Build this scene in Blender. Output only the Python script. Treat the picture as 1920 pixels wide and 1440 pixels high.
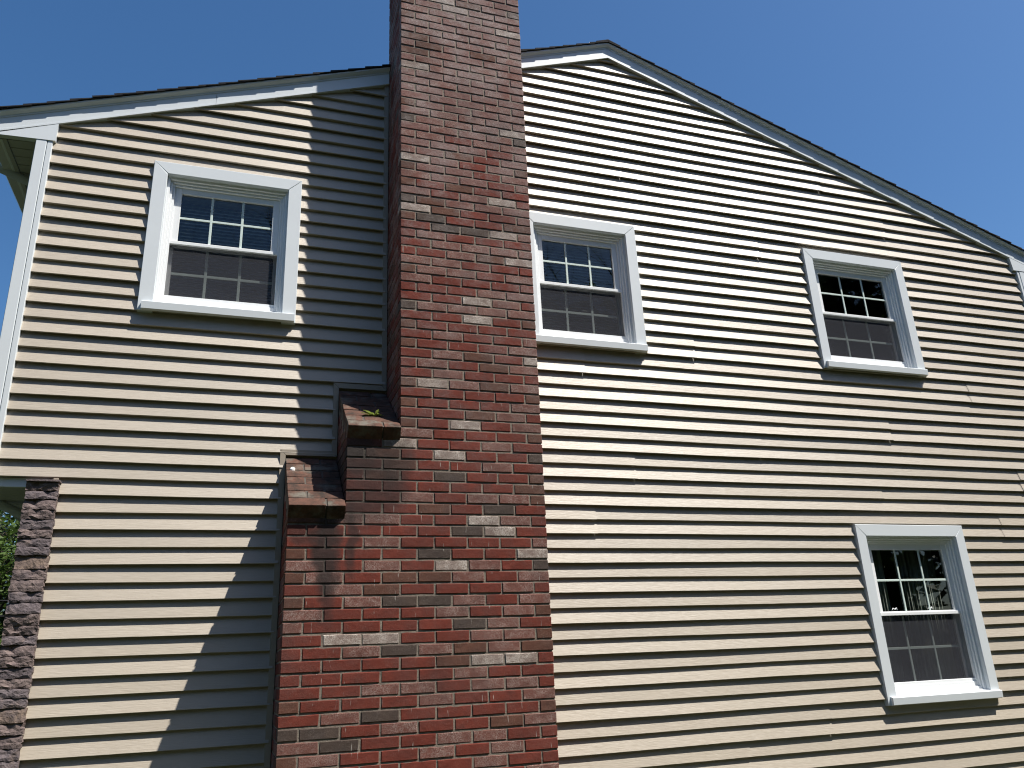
import bpy, math, random
from mathutils import Vector, Matrix
random.seed(7)
R = math.radians
for o in list(bpy.data.objects):
    bpy.data.objects.remove(o)
scene = bpy.context.scene
col = scene.collection

# ---------------------------------------------------------------- camera
ZO = 6.40                       # wall survey zero lies this far above the ground
F_PX, YAW, PITCH, ROLL = 1507.66, R(19.287), R(19.586), R(-2.744)
CAM = Vector((-0.9153, -5.2742, -4.7799 + ZO))
cam = bpy.data.cameras.new('camera')
cam.sensor_fit = 'HORIZONTAL'
cam.sensor_width = 36.0
cam.lens = 36.0 * F_PX / 1920.0
cam.clip_start = 0.05
cam.clip_end = 2000.0
camo = bpy.data.objects.new('camera', cam)
col.objects.link(camo)
fw = Vector((math.sin(YAW) * math.cos(PITCH), math.cos(YAW) * math.cos(PITCH), math.sin(PITCH)))
rt0 = Vector((math.cos(YAW), -math.sin(YAW), 0))
up0 = rt0.cross(fw)
rt = rt0 * math.cos(ROLL) + up0 * math.sin(ROLL)
up = -rt0 * math.sin(ROLL) + up0 * math.cos(ROLL)
camo.matrix_world = Matrix(((rt.x, up.x, -fw.x, CAM.x), (rt.y, up.y, -fw.y, CAM.y),
                            (rt.z, up.z, -fw.z, CAM.z), (0, 0, 0, 1)))
scene.camera = camo

# ---------------------------------------------------------------- sky, sun, exposure
RAY = Vector((-1.20, 1.0, -2.55)).normalized()      # the way sunlight travels
SUN = -RAY
world = bpy.data.worlds.new('World')
scene.world = world
world.use_nodes = True
wn = world.node_tree
wn.nodes.clear()
sky = wn.nodes.new('ShaderNodeTexSky')
sky.sky_type = 'NISHITA'
sky.sun_disc = False
sky.sun_elevation = math.asin(SUN.z)
sky.sun_rotation = math.atan2(SUN.x, SUN.y)
sky.altitude = 50.0
sky.air_density = 1.0
sky.dust_density = 1.1
sky.ozone_density = 3.2
bg = wn.nodes.new('ShaderNodeBackground')
bg.inputs[1].default_value = 0.093
wo = wn.nodes.new('ShaderNodeOutputWorld')
hs = wn.nodes.new('ShaderNodeHueSaturation')
hs.inputs['Saturation'].default_value = 1.24
wn.links.new(sky.outputs[0], hs.inputs['Color'])
wn.links.new(hs.outputs[0], bg.inputs[0])
wn.links.new(bg.outputs[0], wo.inputs[0])
sun = bpy.data.lights.new('sun', 'SUN')
sun.energy = 5.0
sun.angle = R(0.5)
sun.color = (1.0, 0.95, 0.87)
suno = bpy.data.objects.new('sun', sun)
col.objects.link(suno)
suno.location = (12, -10, 25)
suno.rotation_euler = RAY.to_track_quat('-Z', 'Y').to_euler()
scene.render.engine = 'CYCLES'
scene.view_settings.view_transform = 'Standard'
scene.view_settings.look = 'None'
scene.view_settings.gamma = 1.0
scene.view_settings.use_curve_mapping = False
scene.view_settings.exposure = 0.55
scene.render.resolution_x = 1024
scene.render.resolution_y = 768
scene.cycles.filter_width = 1.1
scene.cycles.use_denoising = True
scene.cycles.denoiser = 'OPENIMAGEDENOISE'
scene.cycles.denoising_input_passes = 'RGB_ALBEDO_NORMAL'
scene.cycles.denoising_prefilter = 'ACCURATE'
scene.cycles.caustics_reflective = False
scene.cycles.caustics_refractive = False
scene.cycles.sample_clamp_indirect = 4.0
scene.cycles.max_bounces = 8
scene.cycles.transparent_max_bounces = 16

# ---------------------------------------------------------------- photo pixel -> place
def ray_of(x, y):
    return rt * ((x - 960) / F_PX) - up * ((y - 720) / F_PX) + fw
def on_y(x, y, Y):
    d = ray_of(x, y)
    return CAM + d * ((Y - CAM.y) / d.y)

# ---------------------------------------------------------------- mesh helpers
class MB:
    def __init__(s):
        s.v = []; s.f = []; s.m = []; s.sm = []
    def face(s, pts, mat=0, smooth=False):
        b = len(s.v)
        s.v += [tuple(p) for p in pts]
        s.f.append(tuple(range(b, b + len(pts)))); s.m.append(mat); s.sm.append(smooth)
    def box(s, x0, x1, y0, y1, z0, z1, mat=0, bev=0.0):
        if bev <= 0:
            b = len(s.v)
            s.v += [(x, y, z) for z in (z0, z1) for y in (y0, y1) for x in (x0, x1)]
            fs = [(0, 2, 3, 1), (4, 5, 7, 6), (0, 1, 5, 4), (2, 6, 7, 3), (0, 4, 6, 2), (1, 3, 7, 5)]
        else:
            e = min(bev, (x1 - x0) * .4, (y1 - y0) * .4, (z1 - z0) * .4)
            b = len(s.v)
            for z in (z0, z1):
                for y in (y0, y1):
                    for x in (x0, x1):
                        sx = e if x == x0 else -e
                        sy = e if y == y0 else -e
                        sz = e if z == z0 else -e
                        s.v += [(x, y + sy, z + sz), (x + sx, y, z + sz), (x + sx, y + sy, z)]
            C = lambda i, a: i * 3 + a
            fs = [(C(0, 0), C(4, 0), C(6, 0), C(2, 0)), (C(1, 0), C(3, 0), C(7, 0), C(5, 0)),
                  (C(0, 1), C(1, 1), C(5, 1), C(4, 1)), (C(2, 1), C(6, 1), C(7, 1), C(3, 1)),
                  (C(0, 2), C(2, 2), C(3, 2), C(1, 2)), (C(4, 2), C(5, 2), C(7, 2), C(6, 2))]
            # edge strips
            for i, j in ((0, 1), (4, 5), (2, 3), (6, 7)):
                fs.append((C(i, 1), C(i, 2), C(j, 2), C(j, 1)))
            for i, j in ((0, 2), (4, 6), (1, 3), (5, 7)):
                fs.append((C(i, 0), C(j, 0), C(j, 2), C(i, 2)))
            for i, j in ((0, 4), (1, 5), (2, 6), (3, 7)):
                fs.append((C(i, 0), C(i, 1), C(j, 1), C(j, 0)))
            for i in range(8):
                fs.append((C(i, 0), C(i, 1), C(i, 2)))
        for f in fs:
            s.f.append(tuple(b + k for k in f)); s.m.append(mat); s.sm.append(False)
    def prism(s, poly, y0, y1, mat=0):
        """poly: (x,z) list, extruded from y0 to y1"""
        n = len(poly)
        b = len(s.v)
        s.v += [(x, y0, z) for x, z in poly] + [(x, y1, z) for x, z in poly]
        s.f.append(tuple(range(b, b + n))); s.f.append(tuple(range(b + 2 * n - 1, b + n - 1, -1)))
        s.m += [mat] * 2; s.sm += [False] * 2
        for i in range(n):
            j = (i + 1) % n
            s.f.append((b + i, b + n + i, b + n + j, b + j)); s.m.append(mat); s.sm.append(False)
    def sweep_x(s, prof, x0, x1, mat=0):
        """closed (y,z) profile extruded along x"""
        n = len(prof)
        b = len(s.v)
        s.v += [(x0, y, z) for y, z in prof] + [(x1, y, z) for y, z in prof]
        s.f.append(tuple(range(b, b + n))); s.f.append(tuple(range(b + 2 * n - 1, b + n - 1, -1)))
        s.m += [mat] * 2; s.sm += [False] * 2
        for i in range(n):
            j = (i + 1) % n
            s.f.append((b + i, b + n + i, b + n + j, b + j)); s.m.append(mat); s.sm.append(False)
    def tube(s, pts, rad, n=8, mat=0, squash=1.0):
        b = len(s.v)
        pts = [Vector(p) for p in pts]
        rads = rad if isinstance(rad, (list, tuple)) else [rad] * len(pts)
        for i, p in enumerate(pts):
            d = (pts[min(i + 1, len(pts) - 1)] - pts[max(i - 1, 0)]).normalized()
            a = d.cross(Vector((0, 0, 1)))
            if a.length < 1e-3: a = Vector((1, 0, 0))
            a.normalize(); c = d.cross(a)
            for k in range(n):
                t = 2 * math.pi * k / n
                s.v.append(tuple(p + a * math.cos(t) * rads[i] + c * math.sin(t) * rads[i] * squash))
        for i in range(len(pts) - 1):
            for k in range(n):
                q = (k + 1) % n
                s.f.append((b + i * n + k, b + i * n + q, b + (i + 1) * n + q, b + (i + 1) * n + k))
                s.m.append(mat); s.sm.append(True)
        s.f.append(tuple(b + k for k in range(n))); s.f.append(tuple(b + (len(pts) - 1) * n + k for k in range(n)))
        s.m += [mat] * 2; s.sm += [False] * 2
    def mesh(s, name, mats):
        me = bpy.data.meshes.new(name)
        me.from_pydata(s.v, [], s.f)
        for m in (mats if isinstance(mats, (list, tuple)) else [mats]):
            me.materials.append(m)
        me.polygons.foreach_set('material_index', s.m)
        me.polygons.foreach_set('use_smooth', s.sm)
        me.update()
        return me
    def build(s, name, mats, parent=None, **kw):
        return link(name, s.mesh(name, mats), parent, **kw)

def link(name, me, parent=None, loc=(0, 0, 0), label=None, cat=None, group=None, kind=None):
    o = bpy.data.objects.new(name, me)
    col.objects.link(o)
    o.parent = parent
    o.location = loc
    tag(o, label, cat, group, kind)
    return o
def tag(o, label=None, cat=None, group=None, kind=None):
    if label: o['label'] = label
    if cat: o['category'] = cat
    if group: o['group'] = group
    if kind: o['kind'] = kind

# ---------------------------------------------------------------- materials
class NT:
    def __init__(s, name):
        s.mat = bpy.data.materials.new(name)
        s.mat.use_nodes = True
        s.t = s.mat.node_tree
        s.p = s.t.nodes['Principled BSDF']
        s.out = s.t.nodes['Material Output']
        s.pos = s.n('ShaderNodeNewGeometry').outputs['Position']
    def n(s, typ, **kw):
        nd = s.t.nodes.new(typ)
        for k, v in kw.items(): setattr(nd, k, v)
        return nd
    def l(s, a, b): s.t.links.new(a, b)
    def scaled(s, sc, src=None):
        m = s.n('ShaderNodeMapping'); m.inputs['Scale'].default_value = sc
        s.l(src or s.pos, m.inputs[0]); return m.outputs[0]
    def noise(s, scale, detail=3, rough=.55, src=None, dist=0.0):
        nd = s.n('ShaderNodeTexNoise'); nd.inputs['Scale'].default_value = scale
        nd.inputs['Detail'].default_value = detail; nd.inputs['Roughness'].default_value = rough
        nd.inputs['Distortion'].default_value = dist
        s.l(src or s.pos, nd.inputs['Vector']); return nd.outputs[0]
    def ramp(s, fac, stops):
        nd = s.n('ShaderNodeValToRGB')
        el = nd.color_ramp.elements
        while len(el) < len(stops): el.new(.5)
        for e, (p, c) in zip(el, stops):
            e.position = p; e.color = (*c, 1) if len(c) == 3 else c
        s.l(fac, nd.inputs[0]); return nd.outputs[0]
    def rng(s, v, a, b, c, d):
        nd = s.n('ShaderNodeMapRange'); nd.clamp = True
        for i, x in enumerate((a, b, c, d)): nd.inputs[i + 1].default_value = x
        s.l(v, nd.inputs[0]); return nd.outputs[0]
    def mix(s, fac, a, b, typ='MIX'):
        nd = s.n('ShaderNodeMix'); nd.data_type = 'RGBA'; nd.blend_type = typ
        for sock, v in ((nd.inputs[0], fac), (nd.inputs[6], a), (nd.inputs[7], b)):
            if isinstance(v, (int, float)): sock.default_value = v
            elif isinstance(v, tuple): sock.default_value = (*v, 1)
            else: s.l(v, sock)
        return nd.outputs[2]
    def math(s, op, a, b=None):
        nd = s.n('ShaderNodeMath', operation=op)
        for i, v in enumerate((a, b)):
            if v is None: continue
            if isinstance(v, (int, float)): nd.inputs[i].default_value = v
            else: s.l(v, nd.inputs[i])
        return nd.outputs[0]
    def bump(s, h, strength, dist):
        nd = s.n('ShaderNodeBump'); nd.inputs['Strength'].default_value = strength
        nd.inputs['Distance'].default_value = dist
        s.l(h, nd.inputs['Height']); s.l(nd.outputs[0], s.p.inputs['Normal'])
    def base(s, c):
        if isinstance(c, tuple): s.p.inputs['Base Color'].default_value = (*c, 1)
        else: s.l(c, s.p.inputs['Base Color'])
    def set(s, **kw):
        for k, v in kw.items():
            s.p.inputs[k.replace('_', ' ')].default_value = v
        return s.mat

def siding_mat():
    t = NT('vinyl_siding')
    g = t.noise(1.0, 4, .6, t.scaled((14, 60, 420)))
    w = t.noise(1.2, 2, .5)
    rnd = t.n('ShaderNodeObjectInfo').outputs['Random']
    c = t.mix(t.rng(g, .3, .7, 0, 1), (.395, .340, .268), (.47, .410, .328))
    c = t.mix(t.rng(w, .35, .7, 0, .35), c, (.37, .325, .265))
    c = t.mix(t.math('MULTIPLY', rnd, .35), c, (.345, .302, .245))
    t.base(c)
    t.l(t.rng(g, .25, .75, .40, .58), t.p.inputs['Roughness'])
    t.bump(g, .38, .004)
    t.p.inputs['Specular IOR Level'].default_value = 1.0
    return t.mat
def paint_mat(name, c, rough=.35, dirt=.15, spec=.5, bump=0.0):
    t = NT(name)
    n = t.noise(3.0, 4, .6)
    n2 = t.noise(40, 3, .6)
    t.base(t.mix(t.rng(n, .45, .8, 0, dirt), c, tuple(x * .72 for x in c)))
    t.l(t.rng(n2, .3, .7, rough - .06, rough + .08), t.p.inputs['Roughness'])
    if bump: t.bump(t.noise(5, 1, .5), bump, .004)
    t.p.inputs['Specular IOR Level'].default_value = spec
    return t.mat
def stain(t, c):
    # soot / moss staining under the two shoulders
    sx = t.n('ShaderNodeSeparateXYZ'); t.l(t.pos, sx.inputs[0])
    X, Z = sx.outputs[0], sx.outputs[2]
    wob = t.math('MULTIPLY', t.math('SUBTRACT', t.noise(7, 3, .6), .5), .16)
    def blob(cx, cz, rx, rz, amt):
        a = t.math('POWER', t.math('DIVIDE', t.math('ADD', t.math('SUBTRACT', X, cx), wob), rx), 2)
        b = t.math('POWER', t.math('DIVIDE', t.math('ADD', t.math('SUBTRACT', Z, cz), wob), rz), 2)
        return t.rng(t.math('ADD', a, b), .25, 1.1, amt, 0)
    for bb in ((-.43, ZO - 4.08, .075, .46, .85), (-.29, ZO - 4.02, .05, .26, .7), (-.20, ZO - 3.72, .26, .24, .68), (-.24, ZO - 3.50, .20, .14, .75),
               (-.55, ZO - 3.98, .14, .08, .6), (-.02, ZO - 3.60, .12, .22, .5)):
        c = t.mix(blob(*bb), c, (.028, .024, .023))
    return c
def brick_mat(name, c1, c2, speck, amount, rough=.9):
    t = NT(name)
    oi = t.n('ShaderNodeObjectInfo')
    big = t.noise(9, 3, .6)
    fine = t.noise(170, 3, .75)
    c = t.mix(t.rng(big, .3, .7, 0, 1), c1, c2)
    c = t.mix(t.math('MULTIPLY', oi.outputs['Random'], .5), c, tuple(x * .62 for x in c1))
    patch = t.rng(t.noise(13, 3, .65), .36, .66, .15, 1)
    s = t.math('MULTIPLY', t.rng(fine, .5 - .16 * amount, .72 - .12 * amount, 0, 1), patch)
    c = t.mix(t.math('MULTIPLY', s, min(1, amount + .12)), c, speck)
    # lime runs: short pale vertical dribbles
    run = t.noise(1.0, 2, .5, t.scaled((90, 90, 9)))
    c = t.mix(t.rng(run, .71, .76, 0, .55), c, (.5, .46, .42))
    # dark pits
    c = t.mix(t.rng(t.noise(260, 2, .5), .68, .74, 0, .6), c, tuple(x * .3 for x in c1))
    zz = t.n('ShaderNodeSeparateXYZ'); t.l(t.pos, zz.inputs[0])
    hgt = t.rng(zz.outputs[2], 2.4, 6.2, .05, .62)
    bloom = t.math('MULTIPLY', t.math('MULTIPLY', t.rng(t.noise(4.5, 5, .7), .44, .64, 0, 1), hgt), t.rng(t.noise(120, 3, .75), .38, .60, .25, 1))
    c = t.mix(bloom, c, (.40, .35, .335))
    grime = t.rng(t.noise(2.1, 5, .65), .50, .72, 0, .45)
    c = t.mix(grime, c, (.060, .045, .042))
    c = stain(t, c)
    t.base(c)
    t.p.inputs['Roughness'].default_value = rough
    t.p.inputs['Specular IOR Level'].default_value = .25
    t.bump(t.math('ADD', fine, t.math('MULTIPLY', t.noise(45, 3, .6), 1.5)), .5, .003)
    return t.mat
def mottled(name, c1, c2, scale, rough=.9, bump=.4, dist=.01, c3=None, fscale=None, dirty=False):
    t = NT(name)
    n = t.noise(scale, 5, .65)
    c = t.mix(t.rng(n, .32, .68, 0, 1), c1, c2)
    if c3: c = t.mix(t.rng(t.noise(scale * .37, 4, .7), .52, .68, 0, .85), c, c3)
    if dirty: c = stain(t, c)
    t.base(c)
    t.p.inputs['Roughness'].default_value = rough
    t.p.inputs['Specular IOR Level'].default_value = .3
    t.bump(t.noise(fscale or scale * 3, 4, .65), bump, dist)
    return t.mat

M = {}
M['siding'] = siding_mat()
M['trim_tan'] = paint_mat('tan_trim', (.36, .31, .25), .42, .1)
M['white'] = paint_mat('white_coil', (.68, .725, .755), .42, .12, .5, .05)
M['vinyl'] = paint_mat('white_vinyl', (.82, .84, .85), .32, .06)
M['muntin'] = paint_mat('muntin_bar', (.60, .70, .66), .35, .05)
M['soffit'] = paint_mat('soffit_vinyl', (.42, .43, .41), .5, .1)
M['gutter'] = paint_mat('gutter_aluminium', (.55, .57, .58), .4, .1)
M['red'] = brick_mat('brick_red', (.175, .036, .023), (.110, .024, .016), (.34, .22, .18), .10)
M['pink'] = brick_mat('brick_pink', (.175, .068, .052), (.120, .042, .032), (.46, .37, .33), .52)
M['pale'] = brick_mat('brick_pale', (.24, .175, .15), (.18, .12, .10), (.62, .57, .51), .80)
M['dark'] = brick_mat('brick_dark', (.080, .056, .045), (.052, .038, .033), (.26, .22, .19), .22)
M['brown'] = brick_mat('brick_brown', (.130, .054, .036), (.080, .035, .025), (.34, .24, .19), .20)
M['muted'] = brick_mat('brick_muted', (.190, .088, .074), (.130, .056, .047), (.42, .34, .31), .42)
M['mortar'] = mottled('mortar', (.25, .212, .172), (.18, .152, .124), 35, .95, .6, .006, (.12, .10, .085), dirty=True)
M['oldmortar'] = mottled('dirty_mortar', (.11, .095, .08), (.07, .062, .055), 35, .95, .5, .006)
M['mossy'] = mottled('weathered_cap_brick', (.140, .066, .046), (.036, .027, .022), 14, .95, .5, .006, (.155, .145, .12), 90)
M['stone1'] = mottled('veneer_stone_brown', (.215, .165, .152), (.13, .10, .098), 22, .85, .6, .012, (.085, .068, .072), 60)
M['stone2'] = mottled('veneer_stone_grey', (.17, .14, .145), (.105, .087, .094), 22, .85, .6, .012, (.20, .150, .130), 60)
M['stone3'] = mottled('veneer_stone_tan', (.25, .185, .145), (.155, .115, .105), 22, .85, .6, .012, (.10, .08, .08), 60)
M['shingle'] = mottled('asphalt_shingle', (.030, .030, .034), (.018, .018, .022), 60, .95, .5, .004)
M['concrete'] = mottled('concrete', (.36, .35, .33), (.27, .26, .25), 12, .9, .3, .004)
M['sheath'] = mottled('wall_sheathing', (.30, .27, .23), (.26, .23, .2), 8, .9, .1, .002)
M['inside'] = mottled('plaster_inside', (.30, .28, .25), (.24, .23, .21), 4, .9, .1, .002)
M['bark'] = mottled('bark', (.085, .065, .05), (.05, .04, .032), 20, .95, .8, .02)
M['cable'] = paint_mat('black_cable', (.02, .02, .022), .5, .1)
M['blind'] = paint_mat('blind_slats', (.80, .81, .80), .5, .05)
M['curtain'] = paint_mat('curtain_cloth', (.52, .57, .50), .9, .3, .1)
M['dropping'] = mottled('dropping', (.8, .8, .77), (.7, .7, .68), 60, .8, .3, .002)
def leaf_mat(name, c1, c2, trans=.35):
    t = NT(name)
    oi = t.noise(2.2, 2, .6)
    n = t.noise(31, 1, .5)
    c = t.mix(t.rng(n, .3, .7, 0, 1), c1, c2)
    c = t.mix(t.rng(oi, .35, .65, 0, .5), c, tuple(x * .6 for x in c1))
    t.base(c)
    t.p.inputs['Roughness'].default_value = .45
    tr = t.n('ShaderNodeBsdfTranslucent'); t.l(c, tr.inputs[0])
    mx = t.n('ShaderNodeMixShader'); mx.inputs[0].default_value = trans
    t.l(t.p.outputs[0], mx.inputs[1]); t.l(tr.outputs[0], mx.inputs[2]); t.l(mx.outputs[0], t.out.inputs[0])
    return t.mat
M['leaf'] = leaf_mat('tree_leaf', (.055, .105, .018), (.11, .17, .035))
M['weed'] = leaf_mat('weed_leaf', (.36, .48, .10), (.48, .58, .16), .3)
def glass_mat():
    t = NT('window_glass')
    tr = t.n('ShaderNodeBsdfTransparent'); tr.inputs[0].default_value = (.90, .94, .93, 1)
    gl = t.n('ShaderNodeBsdfGlossy'); gl.inputs[0].default_value = (.95, 1, 1, 1); gl.inputs['Roughness'].default_value = .0
    fr = t.n('ShaderNodeFresnel'); fr.inputs[0].default_value = 1.62
    nb = t.n('ShaderNodeBump'); nb.inputs['Strength'].default_value = .02; nb.inputs['Distance'].default_value = .02
    t.l(t.noise(2.2, 1, .4), nb.inputs['Height']); t.l(nb.outputs[0], gl.inputs['Normal'])
    mx = t.n('ShaderNodeMixShader')
    t.l(fr.outputs[0], mx.inputs[0]); t.l(tr.outputs[0], mx.inputs[1]); t.l(gl.outputs[0], mx.inputs[2])
    t.l(mx.outputs[0], t.out.inputs[0])
    return t.mat
M['glass'] = glass_mat()
def screen_mat():
    t = NT('insect_screen')
    tr = t.n('ShaderNodeBsdfTransparent')
    df = t.n('ShaderNodeBsdfDiffuse'); df.inputs[0].default_value = (.056, .058, .068, 1)
    mx = t.n('ShaderNodeMixShader'); mx.inputs[0].default_value = .60
    t.l(tr.outputs[0], mx.inputs[1]); t.l(df.outputs[0], mx.inputs[2]); t.l(mx.outputs[0], t.out.inputs[0])
    return t.mat
M['screen'] = screen_mat()
def grass_mat():
    t = NT('lawn')
    n = t.noise(6, 6, .7)
    c = t.mix(t.rng(n, .3, .7, 0, 1), (.034, .046, .018), (.056, .066, .030))
    c = t.mix(t.rng(t.noise(.35, 3, .6), .45, .7, 0, .6), c, (.07, .065, .035))
    t.base(c); t.p.inputs['Roughness'].default_value = .9
    t.bump(t.noise(60, 4, .7), .8, .03)
    return t.mat
M['lawn'] = grass_mat()

# ---------------------------------------------------------------- ground
g = MB()
g.face([(-300, -300, 0), (300, -300, 0), (300, 300, 0), (-300, 300, 0)])
g.build('ground', M['lawn'], kind='structure')

# ---------------------------------------------------------------- house frame data (survey heights + ZO)
E_ = 0.1016                                    # siding course
ROW0 = 0.2732 + ZO                             # butt of course 0
RX, RZ, SL, SR = 1.985, 0.411 + ZO, 0.369, 0.343   # apex of the frieze's lower edge, slopes
XL, XR = -2.364, 6.455                         # second floor corners
DEPTH = 8.0
D = 0.520                                      # chimney face in front of the wall
HB = 0.06773                                   # brick course
MODL = 0.2172
T1, T2 = -0.326, -0.652                        # left faces of the two lower chimney stages
ZT1, ZT2 = -2.917 + ZO, -3.399 + ZO            # where the stages meet the wall
def WC(z): return 0.958 + 0.0062 * (z - ZO)    # stack width
def rake(x): return RZ + (SL * (x - RX) if x < RX else -SR * (x - RX))
def row_z(i): return ROW0 - i * E_

house = bpy.data.objects.new('house', None)
col.objects.link(house)
tag(house, 'tan sided two storey house gable with white trim, dark roof and tall brick chimney', 'house')

# windows: outer casing x0,x1,z0,z1, look
WINS = [dict(x0=-1.631, x1=-.636, z0=-2.471, z1=-1.335, kind='blind'),
        dict(x0=1.066, x1=2.062, z0=-2.463, z1=-1.325, kind='blind'),
        dict(x0=3.752, x1=4.866, z0=-2.459, z1=-1.305, kind='dark'),
        dict(x0=3.757, x1=4.862, z0=-5.152, z1=-3.803, kind='curtain')]
for w in WINS:
    w['z0'] += ZO; w['z1'] += ZO
CW = 0.092

# ---------------------------------------------------------------- gable wall (sheathing with openings)
def grid_wall(mb, xs, zs, keep, y0, y1, ztop=None):
    for a, b in zip(xs, xs[1:]):
        for c, d in zip(zs, zs[1:]):
            if keep((a + b) / 2, (c + d) / 2):
                mb.box(a, b, y0, y1, c, d)
openings = [(w['x0'] + CW - .012, w['x1'] - CW + .012, w['z0'] + .05, w['z1'] - CW + .012) for w in WINS]
xs = sorted({XL, -2.085, XR} | {o[0] for o in openings} | {o[1] for o in openings})
ZB2 = -3.59 + ZO
ZTOPW = rake(XL)
zs = sorted({.45, ZB2, ZTOPW} | {o[2] for o in openings} | {o[3] for o in openings})
gw = MB()
grid_wall(gw, xs, zs, lambda x, z: not (x < -2.085 and z < ZB2) and not any(o[0] < x < o[1] and o[2] < z < o[3] for o in openings), .0, .11)
gw.prism([(XL, ZTOPW), (XR, ZTOPW), (XR, rake(XR)+.05), (RX, RZ + .08), (XL + .2, rake(XL + .2) + .05)], .0, .11)
wall = gw.build('gable_wall', M['sheath'], house)

# ---------------------------------------------------------------- siding panels: two laps each, notched round openings
holes = [(w['x0'] + .035, w['x1'] - .035, w['z0'] + .02, w['z1'] - .035) for w in WINS]
holes += [(-.016, 1.2, ZT1 - .0, 99.), (T1 - .016, 1.2, ZT2, ZT1), (T2 - .016, 1.2, -9, ZT2), (-9, -1.945, -9, row_z(38) - .001)]
holes = [(a, b if b < 1.19 or b > 1.21 else .915, c, d) for a, b, c, d in holes]
SX0, SX1 = -2.285, 6.375
# seam marks in the photograph: (x, y) at the top of the upper lap
SEAMS = [(1163, 307), (1300, 640), (1095, 672), (1190, 860), (1116, 958), (1604, 749), (1426, 825), (1653, 923), (1815, 723),
         (1911, 888), (1876, 973), (1534, 334), (1655, 420), (1547, 438), (1425, 486), (1405, 1405), (1555, 1335)]
seams = {}
for px, py in SEAMS:
    p = on_y(px, py, -.012)
    i = (ROW0 - p.z) / E_                     # row index of that height; lap i spans i-1..i
    pair = int(math.floor((math.ceil(i - .25)) / 2))
    seams.setdefault(pair, []).append(p.x)
BM, BB = .0262, .0305                          # depth of the folded lap and of the panel's lower edge
def subtract(iv, a, b):
    out = []
    for p, q in iv:
        if b <= p or a >= q: out.append((p, q)); continue
        if a > p: out.append((p, a))
        if b < q: out.append((b, q))
    return out
nrows = 60
rng = random.Random(3)
for pair in range(-1, nrows // 2):
    pieces = []                                # (x0,x1,zlo,zhi,row)
    for i in (2 * pair, 2 * pair + 1):
        zb, zt = row_z(i), row_z(i) + E_
        if zb > RZ + .08: continue
        h = RZ + .105 - zt
        x0 = max(SX0, RX - h / SL); x1 = min(SX1, RX + h / SR)
        if h <= 0:
            x0, x1 = RX - .15, RX + .15
        cuts = sorted({zb, zt} | {z for hh in holes for z in hh[2:] if zb < z < zt})
        for za, zc in zip(cuts, cuts[1:]):
            iv = [(x0, x1)]
            zm = (za + zc) / 2
            for hh in holes:
                if hh[2] < zm < hh[3]: iv = subtract(iv, hh[0], hh[1])
            pieces += [(a, b, za, zc, i) for a, b in iv if b - a > .004]
    # connected runs along the wall
    runs = []
    for a, b, *_ in sorted(pieces):
        if runs and a <= runs[-1][1] + 1e-6: runs[-1][1] = max(runs[-1][1], b)
        else: runs.append([a, b])
    segs = []
    for a, b in runs:
        cs = [s for s in seams.get(pair, []) if a + .1 < s < b - .1]
        if not cs and b - a > 3.7:
            cs = [a + rng.uniform(1.2, 3.6)]
        pts = [a] + sorted(cs) + [b]
        segs += list(zip(pts, pts[1:]))
    for k, (a, b) in enumerate(segs):
        mb = MB()
        lift = .0022 if k % 2 else 0.0
        aa = a - (.025 if k % 2 and a > SX0 + .1 and a > 1.0 else 0)
        n = max(1, int((b - aa) / .45))
        xsub = [aa + (b - aa) * j / n for j in range(n + 1)]
        dzs = {}
        ph = rng.uniform(0, 6.28)
        def dz(x, i): return .0017 * math.sin(x * 2.3 + ph + i * .7) + .0007 * math.sin(x * 5.1 + ph * 2)
        def dy(x, i): return .0014 * math.sin(x * 1.7 + ph * 1.3 + i) - lift
        for p, q, za, zc, i in pieces:
            lo, hi = max(p, aa if p <= a else p), min(q, b)
            if p < aa: lo = aa
            if hi - lo < .002: continue
            zb, zt = row_z(i), row_z(i) + E_
            B = BB if i % 2 else BM
            xs_ = [lo] + [x for x in xsub if lo + .01 < x < hi - .01] + [hi]
            def ysl(z):                         # the lap's face leans out towards its lower edge
                t = (zt - z) / E_
                return -.0035 - (B - .001) * t
            tuck = .010 if (i % 2 == 0 and zc == zt) else 0.0
            strips = []
            top = zc + tuck
            strips.append(((ysl(min(top, zt)) + (.001 if tuck else 0), top), (ysl(za + (.0025 if za == zb else 0)), za + (.0025 if za == zb else 0))))
            if za == zb:
                yb = ysl(zb + .0025)
                strips.append(((yb, zb + .0025), (yb + .0025, zb)))
                strips.append(((yb + .0025, zb), (-.0035 if i % 2 == 0 else yb + .016, zb + (.0015 if i % 2 else 0))))
            for (y0, z0), (y1, z1) in strips:
                bidx = len(mb.v)
                for x in xs_:
                    mb.v.append((x, y0 + dy(x, i), z0 + dz(x, i)))
                    mb.v.append((x, y1 + dy(x, i), z1 + dz(x, i)))
                for j in range(len(xs_) - 1):
                    c = bidx + 2 * j
                    mb.f.append((c, c + 1, c + 3, c + 2)); mb.m.append(0); mb.sm.append(True)
            # end cap edge where panels overlap
        if mb.v:
            mb.build('siding_panel', M['siding'], wall)

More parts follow.
